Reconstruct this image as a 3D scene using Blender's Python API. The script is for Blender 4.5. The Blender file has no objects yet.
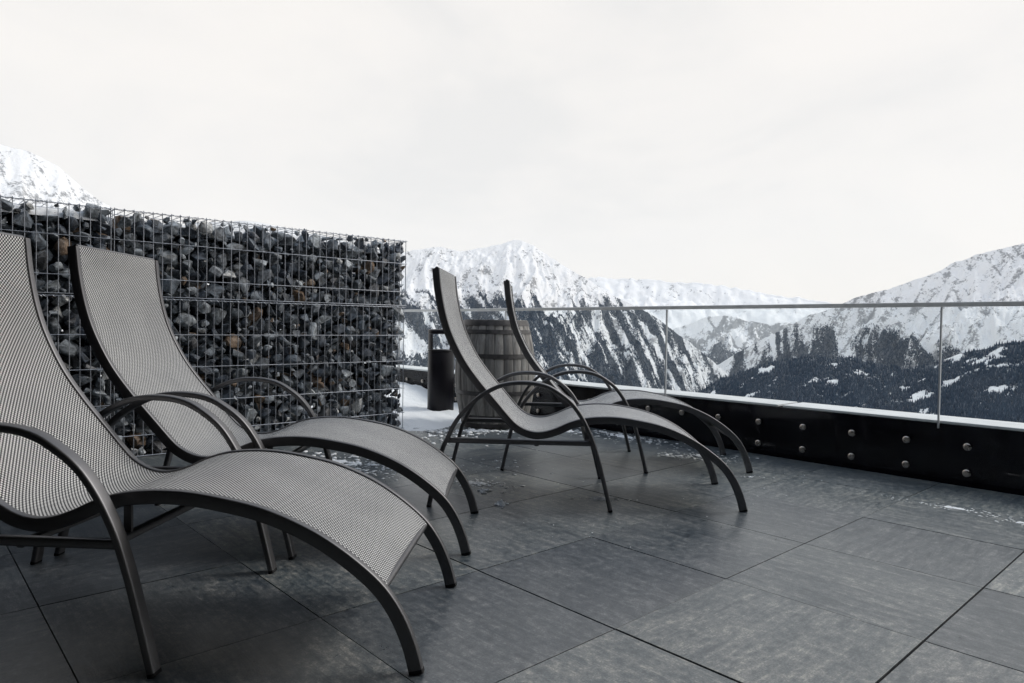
import bpy, bmesh, math, random
import numpy as np
from mathutils import Matrix, Vector
random.seed(7); rng = np.random.default_rng(11)
sc = bpy.context.scene
COL = sc.collection
R = math.radians

# ------------------------------------------------------------------ helpers
def mat(name):
    m = bpy.data.materials.new(name); m.use_nodes = True
    nt = m.node_tree; nt.nodes.clear()
    out = nt.nodes.new('ShaderNodeOutputMaterial')
    return m, nt, out
def N(nt, typ, **kw):
    n = nt.nodes.new(typ)
    for k, v in kw.items():
        if k in n.inputs.keys(): n.inputs[k].default_value = v
        else: setattr(n, k, v)
    return n
def L(nt, a, b): nt.links.new(a, b)
def math_n(nt, op, a=None, b=None, clamp=False):
    n = nt.nodes.new('ShaderNodeMath'); n.operation = op; n.use_clamp = clamp
    for i, x in enumerate((a, b)):
        if x is None: continue
        if isinstance(x, (int, float)): n.inputs[i].default_value = x
        else: nt.links.new(x, n.inputs[i])
    return n.outputs[0]
def ramp(nt, fac, stops, interp='LINEAR'):
    n = nt.nodes.new('ShaderNodeValToRGB'); n.color_ramp.interpolation = interp
    e = n.color_ramp.elements
    while len(e) < len(stops): e.new(0.5)
    for i, (p, c) in enumerate(stops):
        e[i].position = p
        e[i].color = (c, c, c, 1) if isinstance(c, (int, float)) else (*c, 1)
    nt.links.new(fac, n.inputs[0]); return n.outputs[0]
def mixc(nt, fac, a, b, blend='MIX'):
    n = nt.nodes.new('ShaderNodeMix'); n.data_type = 'RGBA'; n.blend_type = blend
    for i, x in ((0, fac), (6, a), (7, b)):
        if isinstance(x, (int, float)): n.inputs[i].default_value = x
        elif isinstance(x, tuple): n.inputs[i].default_value = (*x, 1)
        else: nt.links.new(x, n.inputs[i])
    return n.outputs[2]
def noise(nt, vec=None, scale=5, detail=4, rough=.55, dist=0):
    n = N(nt, 'ShaderNodeTexNoise', Scale=scale, Detail=detail, Roughness=rough, Distortion=dist)
    if vec is not None: nt.links.new(vec, n.inputs['Vector'])
    return n.outputs['Fac']
def mapping(nt, vec, scale=(1, 1, 1), rot=(0, 0, 0)):
    n = N(nt, 'ShaderNodeMapping'); n.inputs['Scale'].default_value = scale; n.inputs['Rotation'].default_value = rot
    nt.links.new(vec, n.inputs['Vector']); return n.outputs[0]
def bump(nt, h, strength=.3, dist=.01):
    n = N(nt, 'ShaderNodeBump', Strength=strength, Distance=dist); nt.links.new(h, n.inputs['Height']); return n.outputs[0]
def pbsdf(nt, out, color=None, rough=.5, metal=0, normal=None, spec=.5):
    b = nt.nodes.new('ShaderNodeBsdfPrincipled')
    for key, x in (('Base Color', color), ('Roughness', rough), ('Metallic', metal), ('Specular IOR Level', spec), ('Normal', normal)):
        if x is None: continue
        if isinstance(x, tuple): b.inputs[key].default_value = (*x, 1)
        elif isinstance(x, (int, float)): b.inputs[key].default_value = x
        else: nt.links.new(x, b.inputs[key])
    nt.links.new(b.outputs[0], out.inputs[0]); return b

def link(o, parent=None):
    COL.objects.link(o)
    if parent is not None: o.parent = parent
    return o
def tag(o, label=None, cat=None, group=None, kind=None):
    if label: o['label'] = label
    if cat: o['category'] = cat
    if group: o['group'] = group
    if kind: o['kind'] = kind
    return o
def empty(name, loc, rz=0):
    o = bpy.data.objects.new(name, None); o.location = loc; o.rotation_euler = (0, 0, rz); o.empty_display_size = .1
    return link(o)

class MB:
    """collects geometry that becomes one mesh object"""
    def __init__(s): s.v = []; s.f = []; s.uv = []; s.att = []; s.has_uv = False
    def add(s, verts, faces, uv=None, att=0.0):
        o = len(s.v); s.v += [tuple(p) for p in verts]; s.f += [tuple(i + o for i in f) for f in faces]
        if uv is None: s.uv += [(p[0], p[1]) for p in verts]
        else: s.uv += list(uv); s.has_uv = True
        s.att += [att] * len(verts)
    def box(s, x0, x1, y0, y1, z0, z1, att=0.0):
        v = [(x, y, z) for z in (z0, z1) for y in (y0, y1) for x in (x0, x1)]
        s.add(v, [(0, 2, 3, 1), (4, 5, 7, 6), (0, 1, 5, 4), (2, 6, 7, 3), (0, 4, 6, 2), (1, 3, 7, 5)], att=att)
    def tube(s, pts, r, n=8, closed_ends=True):
        """round tube along 3d points"""
        pts = [Vector(p) for p in pts]; ring = []; up = Vector((0, 0, 1))
        for i, p in enumerate(pts):
            t = (pts[min(i + 1, len(pts) - 1)] - pts[max(i - 1, 0)]).normalized()
            a = t.cross(up) if abs(t.dot(up)) < .95 else t.cross(Vector((1, 0, 0)))
            a.normalize(); b = t.cross(a)
            ring.append([p + (a * math.cos(k * 2 * math.pi / n) + b * math.sin(k * 2 * math.pi / n)) * r for k in range(n)])
        v = [q for rg in ring for q in rg]; f = []
        for i in range(len(pts) - 1):
            for k in range(n):
                k2 = (k + 1) % n; f.append((i * n + k, i * n + k2, (i + 1) * n + k2, (i + 1) * n + k))
        f.append(tuple(range(n))[::-1]); f.append(tuple((len(pts) - 1) * n + k for k in range(n)))
        s.add(v, f)
    def lathe(s, prof, n=32, c=(0, 0, 0), closed=False):
        v = []; f = []
        for (r, z) in prof:
            for k in range(n):
                a = k * 2 * math.pi / n; v.append((c[0] + r * math.cos(a), c[1] + r * math.sin(a), c[2] + z))
        m = len(prof)
        for i in range(m if closed else m - 1):
            i2 = (i + 1) % m
            for k in range(n):
                k2 = (k + 1) % n; f.append((i * n + k, i * n + k2, i2 * n + k2, i2 * n + k))
        if not closed:
            f.append(tuple(range(n))[::-1]); f.append(tuple((m - 1) * n + k for k in range(n)))
        s.add(v, f)
    def mesh(s, name, m, smooth=False):
        me = bpy.data.meshes.new(name); me.from_pydata(s.v, [], s.f)
        uvl = me.uv_layers.new(name='UVMap'); idx = np.empty(len(me.loops), dtype=np.int32); me.loops.foreach_get('vertex_index', idx)
        uvl.data.foreach_set('uv', np.array(s.uv, dtype=np.float32)[idx].ravel())
        if any(s.att):
            a = me.attributes.new('tone', 'FLOAT', 'POINT'); a.data.foreach_set('value', np.array(s.att, dtype=np.float32))
        me.materials.append(m)
        if smooth: me.shade_smooth()
        me.update(); return me
    def build(s, name, m, parent=None, smooth=False, bevel=0, angle=None):
        me = s.mesh(name, m, smooth)
        o = link(bpy.data.objects.new(name, me), parent)
        if smooth and angle is not None: me.set_sharp_from_angle(angle=angle)
        if bevel:
            b = o.modifiers.new('bevel', 'BEVEL'); b.width = bevel; b.segments = 2; b.limit_method = 'ANGLE'; b.angle_limit = R(40)
        return o

def spline(pts, n):
    """Catmull-Rom through 2d points, resampled evenly"""
    P = np.array(pts, float); P = np.vstack([2 * P[0] - P[1], P, 2 * P[-1] - P[-2]]); out = []
    for i in range(1, len(P) - 2):
        for t in np.linspace(0, 1, 24, endpoint=False):
            a, b, c, d = P[i - 1:i + 3]
            out.append(.5 * (2 * b + (c - a) * t + (2 * a - 5 * b + 4 * c - d) * t * t + (3 * b - a - 3 * c + d) * t ** 3))
    out.append(P[-2]); out = np.array(out)
    d = np.r_[0, np.cumsum(np.hypot(*np.diff(out, axis=0).T))]
    s = np.linspace(0, d[-1], n)
    return np.c_[np.interp(s, d, out[:, 0]), np.interp(s, d, out[:, 1])], s
def normals2(P):
    t = np.gradient(P, axis=0); t /= np.linalg.norm(t, axis=1)[:, None]
    return np.c_[-t[:, 1], t[:, 0]]
def oval(wa, wb, n=16, p=3.0):
    o = []
    for k in range(n):
        a = 2 * math.pi * (k + .5) / n; c, s_ = math.cos(a), math.sin(a)
        o.append((wa / 2 * math.copysign(abs(c) ** (2 / p), c), wb / 2 * math.copysign(abs(s_) ** (2 / p), s_)))
    return o
def bar_section(wa, wb, rad, n=4):
    o = []
    for cx, cy, a0 in ((wa / 2 - rad, wb / 2 - rad, 0), (-wa / 2 + rad, wb / 2 - rad, 90), (-wa / 2 + rad, -wb / 2 + rad, 180), (wa / 2 - rad, -wb / 2 + rad, 270)):
        for k in range(n + 1): a = R(a0 + 90 * k / n); o.append((cx + rad * math.cos(a), cy + rad * math.sin(a)))
    return o
def sweep_xz(mb, P, y, section):
    """sweep a section (lateral, normal) along a path in the xz plane at lateral y"""
    Nn = normals2(P); n = len(section); v = []; f = []
    for (x, z), (nx, nz) in zip(P, Nn):
        for a, b in section: v.append((x + nx * b, y + a, z + nz * b))
    for i in range(len(P) - 1):
        for k in range(n):
            k2 = (k + 1) % n; f.append((i * n + k, (i + 1) * n + k, (i + 1) * n + k2, i * n + k2))
    f.append(tuple(range(n))); f.append(tuple((len(P) - 1) * n + k for k in range(n))[::-1])
    mb.add(v, f)

# numpy gradient-free value noise
def vnoise(x, y, seed=0):
    xi = np.floor(x).astype(np.int64); yi = np.floor(y).astype(np.int64); fx = x - xi; fy = y - yi
    fx = fx * fx * fx * (fx * (fx * 6 - 15) + 10); fy = fy * fy * fy * (fy * (fy * 6 - 15) + 10)
    def h(a, b):
        n = (a * 374761393 + b * 668265263 + seed * 974634777) & 0xFFFFFFFF
        n = ((n ^ (n >> 13)) * 1274126177) & 0xFFFFFFFF
        n = (n ^ (n >> 16)) & 0xFFFFFFFF
        return n / 4294967295.0
    return (h(xi, yi) * (1 - fx) + h(xi + 1, yi) * fx) * (1 - fy) + (h(xi, yi + 1) * (1 - fx) + h(xi + 1, yi + 1) * fx) * fy
def fbm(x, y, seed=0, oct=5, gain=.5):
    a = 1; s = 0; t = 0
    for o in range(oct):
        s = s + a * vnoise(x * 2 ** o + 17.3 * o, y * 2 ** o + 9.1 * o, seed + o); t += a; a *= gain
    return s / t
def ridged(x, y, seed=0, oct=4, gain=.5):
    a = 1; s = 0; t = 0
    for o in range(oct):
        s = s + a * (1 - np.abs(2 * vnoise(x * 2 ** o + 7.7 * o, y * 2 ** o + 3.3 * o, seed + o) - 1)); t += a; a *= gain
    return s / t

# ------------------------------------------------------------------ materials
def m_frame():
    m, nt, out = mat('anthracite_powder_coat')
    tc = N(nt, 'ShaderNodeTexCoord')
    n1 = noise(nt, tc.outputs['Object'], 14, 4); n2 = noise(nt, tc.outputs['Object'], 900, 2)
    c = mixc(nt, n1, (.135, .134, .142), (.195, .192, .194))
    r = math_n(nt, 'ADD', math_n(nt, 'MULTIPLY', n1, .14), .40)
    pbsdf(nt, out, c, r, 1.0, bump(nt, n2, .06, .001)); return m
def m_sling():
    m, nt, out = mat('woven_mesh_fabric')
    uv = N(nt, 'ShaderNodeUVMap'); sp = N(nt, 'ShaderNodeSeparateXYZ'); L(nt, uv.outputs[0], sp.inputs[0])
    k = 2 * math.pi / .0124
    cu = math_n(nt, 'COSINE', math_n(nt, 'MULTIPLY', sp.outputs[0], k)); cv = math_n(nt, 'COSINE', math_n(nt, 'MULTIPLY', sp.outputs[1], k))
    h = math_n(nt, 'MULTIPLY', cu, cv)                      # staggered openings between the threads
    hole = ramp(nt, math_n(nt, 'ADD', math_n(nt, 'MULTIPLY', h, .5), .5), [(0.41, 0.0), (.50, 1.0)])
    fine = math_n(nt, 'ABSOLUTE', math_n(nt, 'SINE', math_n(nt, 'MULTIPLY', sp.outputs[0], k * 2)))
    tc = N(nt, 'ShaderNodeTexCoord'); big = ramp(nt, noise(nt, tc.outputs['Object'], 3.4, 7, .65, .4), [(.34, 0), (.66, 1)])
    thread = mixc(nt, big, (.70, .70, .695), (.88, .875, .86))
    thread = mixc(nt, math_n(nt, 'MULTIPLY', fine, .18), thread, (.30, .30, .31))
    c = mixc(nt, hole, thread, (.012, .013, .018))
    pbsdf(nt, out, c, .62, 0, bump(nt, math_n(nt, 'SUBTRACT', 1.0, hole), .45, .0012), .3); return m
def m_tile():
    m, nt, out = mat('slate_porcelain_tile')
    uv = N(nt, 'ShaderNodeUVMap').outputs[0]; at = N(nt, 'ShaderNodeAttribute'); at.attribute_name = 'tone'; tone = at.outputs['Fac']
    P = N(nt, 'ShaderNodeNewGeometry').outputs['Position']
    streak = noise(nt, mapping(nt, uv, (2.4, 15, 1), (0, 0, R(24))), 1.7, 8, .68, .9)
    vein = noise(nt, mapping(nt, uv, (5, 60, 1), (0, 0, R(24))), 1.5, 5, .7, .6)
    cloud = noise(nt, uv, 4.5, 7, .66, .5)
    mott = noise(nt, uv, 34, 5, .72)
    grain = noise(nt, uv, 190, 3, .75)
    grime = noise(nt, P, 1.1, 6, .62, .5)
    f = math_n(nt, 'ADD', math_n(nt, 'MULTIPLY', streak, .26), math_n(nt, 'MULTIPLY', cloud, .18))
    f = math_n(nt, 'ADD', f, math_n(nt, 'MULTIPLY', vein, .14)); f = math_n(nt, 'ADD', f, math_n(nt, 'MULTIPLY', mott, .42))
    c = ramp(nt, f, [(.38, (.016, .023, .032)), (.46, (.047, .062, .074)), (.53, (.112, .124, .130)), (.61, (.26, .262, .252))])
    c = mixc(nt, tone, mixc(nt, 1.0, c, (.78, .80, .84), 'MULTIPLY'), mixc(nt, 1.0, c, (1.62, 1.55, 1.44), 'MULTIPLY'))
    c = mixc(nt, ramp(nt, grime, [(.46, 0), (.76, .5)]), c, mixc(nt, 1.0, c, (.50, .56, .66), 'MULTIPLY'))
    c = mixc(nt, ramp(nt, grain, [(.36, .75), (.52, 0)]), c, mixc(nt, 1.0, c, (.40, .41, .44), 'MULTIPLY'))
    c = mixc(nt, ramp(nt, grain, [(.54, 0), (.70, .7)]), c, mixc(nt, 1.0, c, (1.9, 1.88, 1.84), 'MULTIPLY'))
    r = ramp(nt, math_n(nt, 'ADD', math_n(nt, 'MULTIPLY', grime, .5), math_n(nt, 'MULTIPLY', mott, .5)), [(.35, .27), (.65, .47)])
    b = bump(nt, math_n(nt, 'ADD', streak, math_n(nt, 'ADD', math_n(nt, 'MULTIPLY', mott, .35), math_n(nt, 'MULTIPLY', grain, .25))), .30, .003)
    pbsdf(nt, out, c, r, 0, b, 1.0); return m
def m_simple(name, color, rough=.5, metal=0, scale=8, var=.25, bmp=.1, bscale=120, spec=.5):
    m, nt, out = mat(name); tc = N(nt, 'ShaderNodeTexCoord')
    n1 = noise(nt, tc.outputs['Object'], scale, 6, .6, .3); n2 = noise(nt, tc.outputs['Object'], bscale, 3, .6)
    c = mixc(nt, ramp(nt, n1, [(.3, 0), (.7, 1)]), tuple(x * (1 - var) for x in color), tuple(min(1, x * (1 + var)) for x in color))
    r = math_n(nt, 'ADD', math_n(nt, 'MULTIPLY', n1, .2), rough - .1)
    pbsdf(nt, out, c, r, metal, bump(nt, n2, bmp, .002), spec); return m
def m_stone(per_object):
    m, nt, out = mat('quarry_stone' if per_object else 'quarry_stone_fill'); tc = N(nt, 'ShaderNodeTexCoord')
    if per_object: rnd = N(nt, 'ShaderNodeObjectInfo').outputs['Random']
    else: rnd = N(nt, 'ShaderNodeNewGeometry').outputs['Random Per Island']
    geo = N(nt, 'ShaderNodeNewGeometry')
    base = ramp(nt, rnd, [(0, (.050, .060, .076)), (.20, (.105, .122, .142)), (.40, (.070, .079, .090)), (.56, (.16, .175, .19)), (.72, (.085, .085, .088)), (.77, (.29, .31, .325)), (.91, (.14, .095, .062)), (.95, (.42, .42, .41))], 'CONSTANT')
    n1 = noise(nt, geo.outputs['Position'], 22, 6, .62, .6); n2 = noise(nt, geo.outputs['Position'], 140, 4, .65)
    c = mixc(nt, ramp(nt, n1, [(.40, 0), (.60, 1.0)]), mixc(nt, 1.0, base, (.62, .62, .62), 'MULTIPLY'), mixc(nt, 1.0, base, (2.3, 2.3, 2.3), 'MULTIPLY'))
    c = mixc(nt, ramp(nt, n2, [(.56, 0), (.70, .5)]), c, (.38, .39, .40))
    pbsdf(nt, out, c, .52, 0, bump(nt, math_n(nt, 'ADD', n1, math_n(nt, 'MULTIPLY', n2, .3)), .6, .012), .55); return m
def m_snow(name='snow_surface', sc_=18):
    m, nt, out = mat(name); geo = N(nt, 'ShaderNodeNewGeometry')
    n1 = noise(nt, geo.outputs['Position'], sc_, 6, .6); n2 = noise(nt, geo.outputs['Position'], sc_ * 9, 3, .6)
    c = mixc(nt, n1, (.88, .885, .89), (.95, .95, .945))
    b = pbsdf(nt, out, c, .7, 0, bump(nt, math_n(nt, 'ADD', n1, math_n(nt, 'MULTIPLY', n2, .3)), .5, .02), .3)
    b.inputs['Subsurface Weight'].default_value = .0; return m
def m_barrel():
    m, nt, out = mat('weathered_oak'); tc = N(nt, 'ShaderNodeTexCoord'); uv = N(nt, 'ShaderNodeUVMap')
    at = N(nt, 'ShaderNodeAttribute'); at.attribute_name = 'tone'
    g = noise(nt, mapping(nt, tc.outputs['Object'], (26, 26, 1.6)), 1.6, 7, .62, .8)
    st = noise(nt, mapping(nt, tc.outputs['Object'], (9, 9, 1.1)), 1.3, 5, .6, .5)
    c = ramp(nt, g, [(.28, (.20, .185, .172)), (.5, (.36, .34, .315)), (.74, (.52, .495, .46))])
    c = mixc(nt, math_n(nt, 'MULTIPLY', at.outputs['Fac'], .55), c, (.075, .075, .075))
    c = mixc(nt, ramp(nt, st, [(.52, 0), (.70, .75)]), c, (.10, .09, .082))
    pbsdf(nt, out, c, .72, 0, bump(nt, g, .5, .006), .35); return m
def m_glass():
    m, nt, out = mat('clear_glass')
    tr = N(nt, 'ShaderNodeBsdfTransparent'); tr.inputs[0].default_value = (.965, .978, .978, 1)
    gl = N(nt, 'ShaderNodeBsdfGlossy'); gl.inputs[0].default_value = (1, 1, 1, 1); gl.inputs['Roughness'].default_value = .02
    lw = N(nt, 'ShaderNodeLayerWeight'); lw.inputs['Blend'].default_value = .5
    fr = math_n(nt, 'ADD', math_n(nt, 'MULTIPLY', math_n(nt, 'POWER', lw.outputs['Facing'], 5.0), .90), .035)
    geo = N(nt, 'ShaderNodeNewGeometry')
    sm = noise(nt, mapping(nt, geo.outputs['Position'], (1, 2.2, .9)), 1.4, 5, .6, .6)
    df = N(nt, 'ShaderNodeBsdfDiffuse'); df.inputs[0].default_value = (.8, .82, .84, 1)
    mx = N(nt, 'ShaderNodeMixShader'); L(nt, math_n(nt, 'MULTIPLY', fr, .3), mx.inputs[0]); L(nt, tr.outputs[0], mx.inputs[1]); L(nt, gl.outputs[0], mx.inputs[2])
    m2 = N(nt, 'ShaderNodeMixShader'); L(nt, ramp(nt, sm, [(.5, 0.0), (.8, .02)]), m2.inputs[0]); L(nt, mx.outputs[0], m2.inputs[1]); L(nt, df.outputs[0], m2.inputs[2])
    L(nt, m2.outputs[0], out.inputs[0]); return m
def m_mountain(name, rock_lo, rock_hi, fs):
    m, nt, out = mat(name); geo = N(nt, 'ShaderNodeNewGeometry'); P = geo.outputs['Position']
    at = N(nt, 'ShaderNodeAttribute'); at.attribute_name = 'wood'
    rk = N(nt, 'ShaderNodeAttribute'); rk.attribute_name = 'rock'
    n1 = noise(nt, P, fs, 8, .68, .4); n2 = noise(nt, P, fs * 5, 5, .7)
    rf = math_n(nt, 'ADD', rk.outputs['Fac'], math_n(nt, 'MULTIPLY', math_n(nt, 'SUBTRACT', math_n(nt, 'ADD', math_n(nt, 'MULTIPLY', n1, .5), math_n(nt, 'MULTIPLY', n2, .5)), .5), 5.0))
    snow = mixc(nt, n1, (.86, .865, .875), (.95, .945, .94))
    c = mixc(nt, ramp(nt, rf, [(rock_lo, 0), (rock_hi, .8)]), snow, (.20, .205, .215))
    wf = math_n(nt, 'ADD', at.outputs['Fac'], math_n(nt, 'MULTIPLY', math_n(nt, 'SUBTRACT', n2, .5), 1.4))
    c = mixc(nt, ramp(nt, wf, [(.40, 0), (.58, .9)]), c, (.020, .036, .058))
    pbsdf(nt, out, c, .85, 0, bump(nt, n2, .5, 12), .1); return m
def m_forest():
    m, nt, out = mat('conifer_needles'); geo = N(nt, 'ShaderNodeNewGeometry'); r = geo.outputs['Random Per Island']
    c = ramp(nt, r, [(0, (.008, .022, .046)), (.5, (.015, .035, .066)), (.85, (.028, .052, .084)), (.98, (.10, .12, .15))])
    pbsdf(nt, out, c, .85, 0, None, .1); return m

FRAME = m_frame(); SLING = m_sling(); TILE = m_tile(); GLASS = m_glass()
STONE = m_stone(True); STONEF = m_stone(False); SNOW = m_snow(); OAK = m_barrel(); FOREST = m_forest()
BLACK = m_simple('black_painted_steel', (.007, .006, .009), .7, 0, 5, .3, .03, 160, .05)
PLASTIC = m_simple('black_bin_enamel', (.009, .008, .011), .36, 0, 6, .3, .08, 200, .22)
STEEL = m_simple('stainless_steel', (.46, .42, .38), .28, 1, 20, .2, .1, 300)
RAILM = m_simple('brushed_rail_steel', (.74, .74, .72), .40, .0, 9, .12, .08, 240)
WIRE = m_simple('galvanised_wire', (.42, .44, .48), .45, .75, 30, .25, .1, 500)
HOOPM = m_simple('rusted_barrel_hoop', (.085, .08, .078), .5, .4, 18, .4, .3, 90)
RUBBER = m_simple('black_rubber', (.015, .015, .016), .7, 0, 20, .2, .1, 200, .3)
COPING = m_simple('pale_coping_metal', (.76, .76, .755), .5, 0, 4, .10, .1, 90, .4)
SEAL = m_simple('grey_joint_seal', (.48, .49, .50), .5, 0, 10, .1, .05, 100)
SHADE_WALL = m_simple('shade_wall_surface', (.012, .012, .014), .8, 0, 2, .2, .2, 60, .2)  # near-black surface for the added walls and roof that shade the terrace
UNDER = m_simple('dark_mortar_bed', (.018, .018, .02), .9, 0, 6, .3, .2, 60, .1)

# ------------------------------------------------------------------ camera (eye at 0.86 m, looking between +X and +Y)
H = .86
cam = bpy.data.objects.new('camera', bpy.data.cameras.new('camera')); COL.objects.link(cam); sc.camera = cam
Rw = ((0.7390786436940848, -0.6734569841877667, 0.01478001637448756), (-0.004404530367112544, -0.026772117596057063, -0.999631859151992), (0.6736047494989604, 0.7387414596245029, -0.02275296209951145))
r_, d_, f_ = (Vector(q) for q in Rw)
cam.matrix_world = Matrix(((r_.x, -d_.x, -f_.x, 0), (r_.y, -d_.y, -f_.y, 0), (r_.z, -d_.z, -f_.z, H), (0, 0, 0, 1)))
cam.data.sensor_width = 36; cam.data.lens = 686.0 / 1024 * 36
cam.data.clip_start = .05; cam.data.clip_end = 80000
# ------------------------------------------------------------------ terrace floor: one slab per tile
TX, TY, OX, OY = .60016, .61059, 1.53235, 1.22732
def floor():
    mb = MB(); e = .0003
    for i in range(-6, 6):
        for j in range(-7, 16):
            gx0 = .0032 if i == 0 else .0018; gx1 = .0032 if i == -1 else .0018
            gy0 = .0032 if j == -1 else .0018; gy1 = .0032 if j == -2 else .0018
            x0 = OX + i * TX + gx0; x1 = OX + (i + 1) * TX - gx1; y0 = OY + j * TY + gy0; y1 = OY + (j + 1) * TY - gy1
            x1 = min(x1, 4.449)
            if x1 - x0 < .03: continue
            dz = random.uniform(-.0009, .0009); t = random.choice((.1, .3, .5, .9, 1.0, .7)) + random.uniform(-.1, .1)
            v = [(x0, y0, -.03), (x1, y0, -.03), (x1, y1, -.03), (x0, y1, -.03), (x0, y0, dz - e * .6), (x1, y0, dz - e * .6), (x1, y1, dz - e * .6), (x0, y1, dz - e * .6),
                 (x0 + e, y0 + e, dz), (x1 - e, y0 + e, dz), (x1 - e, y1 - e, dz), (x0 + e, y1 - e, dz)]
            f = [(0, 1, 5, 4), (1, 2, 6, 5), (2, 3, 7, 6), (3, 0, 4, 7), (4, 5, 9, 8), (5, 6, 10, 9), (6, 7, 11, 10), (7, 4, 8, 11), (8, 9, 10, 11)]
            a = random.choice((0, 1, 1, 2, 3, 3)) * math.pi / 2 + random.uniform(-.05, .05); ox, oy = random.uniform(0, 60), random.uniform(0, 60)
            uv = [(ox + (p[0] - x0) * math.cos(a) - (p[1] - y0) * math.sin(a), oy + (p[0] - x0) * math.sin(a) + (p[1] - y0) * math.cos(a)) for p in v]
            mb.add(v, f, uv, t)
    tag(mb.build('terrace_floor', TILE), kind='structure')
    mb = MB(); mb.box(-2.2, 4.449, -3.2, 11.2, -.30, -.0045); tag(mb.build('terrace_slab', UNDER), kind='structure')
floor()

# ------------------------------------------------------------------ parapet, coping, glass balustrade
PX = 4.46
def parapet():
    root = empty('parapet_wall', (PX + .2, 2.2, 0))
    tag(root, 'low black steel parapet with a pale flat coping along the terrace edge', 'wall')
    off = Vector((-(PX + .2), -2.2, 0))
    def part(name, mb, m, bev=.004):
        o = mb.build(name, m, root, bevel=bev); o.location = off; return o
    mb = MB(); mb.box(PX + .012, PX + .28, -3, 11, -.3, .334); part('panel', mb, BLACK)
    for (a, b) in ((-3, 2.18), (2.215, 6.5), (6.512, 11)):
        mb = MB(); mb.box(PX + .010, PX + .305, a, b, .337, .353); mb.box(PX + .285, PX + .305, a, b, .24, .3368); part('coping', mb, COPING, .003)
parapet()
def balustrade():
    root = empty('glass_balustrade', (PX, 2.2, 0))
    tag(root, 'frameless glass balustrade with slim steel handrail bolted in front of the black parapet', 'balustrade')
    off = Vector((-PX, -2.2, 0))
    def part(name, mb, m, **kw):
        o = mb.build(name, m, root, **kw); o.location = off; return o
    joints = [1.247 + 1.868 * k for k in range(-3, 6)]
    for a, b in zip(joints[:-1], joints[1:]):
        mb = MB(); mb.box(PX - .010, PX + .002, a + .0006, b - .0006, .03, 1.004); part('glass_pane', mb, GLASS)
        mb = MB(); mb.box(PX - .0115, PX + .0035, b - .0042, b + .0042, .310, 1.003); part('joint_seal', mb, SEAL)
    mb = MB(); mb.box(PX - .027, PX + .019, joints[0], joints[-1], 1.005, 1.031); part('handrail', mb, RAILM, bevel=.004)
    y = 1.098 - .3095 * 14
    while y < 10.6:
        if y > -1.6:
            for z in (.224, .077):
                mb = MB()
                prof = [(.0165, -.0015), (.0205, -.002), (.0215, -.006), (.0205, -.012), (.015, -.0165), (.010, -.0175), (.0095, -.0145), (.002, -.0145)]
                n = 20; v = []; f = []
                for r0, x in prof:
                    for k in range(n): v.append((PX - .0095 + x, y + r0 * math.cos(k * 2 * math.pi / n), z + r0 * math.sin(k * 2 * math.pi / n)))
                for i in range(len(prof) - 1):
                    for k in range(n): f.append((i * n + k, (i + 1) * n + k, (i + 1) * n + (k + 1) % n, i * n + (k + 1) % n))
                f.append(tuple(range((len(prof) - 1) * n, len(prof) * n))[::-1]); f.append(tuple(range(n)))
                mb.add(v, f); part('bolt', mb, STEEL, smooth=True, angle=R(35))
        y += .3095
balustrade()

# ------------------------------------------------------------------ sun loungers
RAIL = [(-.848, 1.131), (-.836, 1.024), (-.812, .906), (-.777, .803), (-.717, .686), (-.646, .588), (-.562, .490), (-.482, .399), (-.441, .366), (-.398, .346), (-.352, .3385), (-.300, .345), (-.246, .364), (-.188, .391), (-.122, .410), (-.039, .4185), (.044, .4165), (.127, .405), (.220, .386), (.302, .358), (.385, .318), (.467, .263), (.534, .204), (.580, .137), (.610, .066), (.627, .004)]
HOOP = [(-.856, .004), (-.834, .112), (-.796, .270), (-.774, .320), (-.738, .397), (-.694, .456), (-.641, .509), (-.587, .548), (-.525, .578), (-.462, .592), (-.395, .594), (-.337, .587), (-.291, .572), (-.250, .548), (-.209, .518), (-.175, .483), (-.142, .435), (-.116, .386), (-.091, .329), (-.065, .247), (-.043, .165), (-.024, .09), (-.003, .004)]
WR, WH = .283, .350
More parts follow.
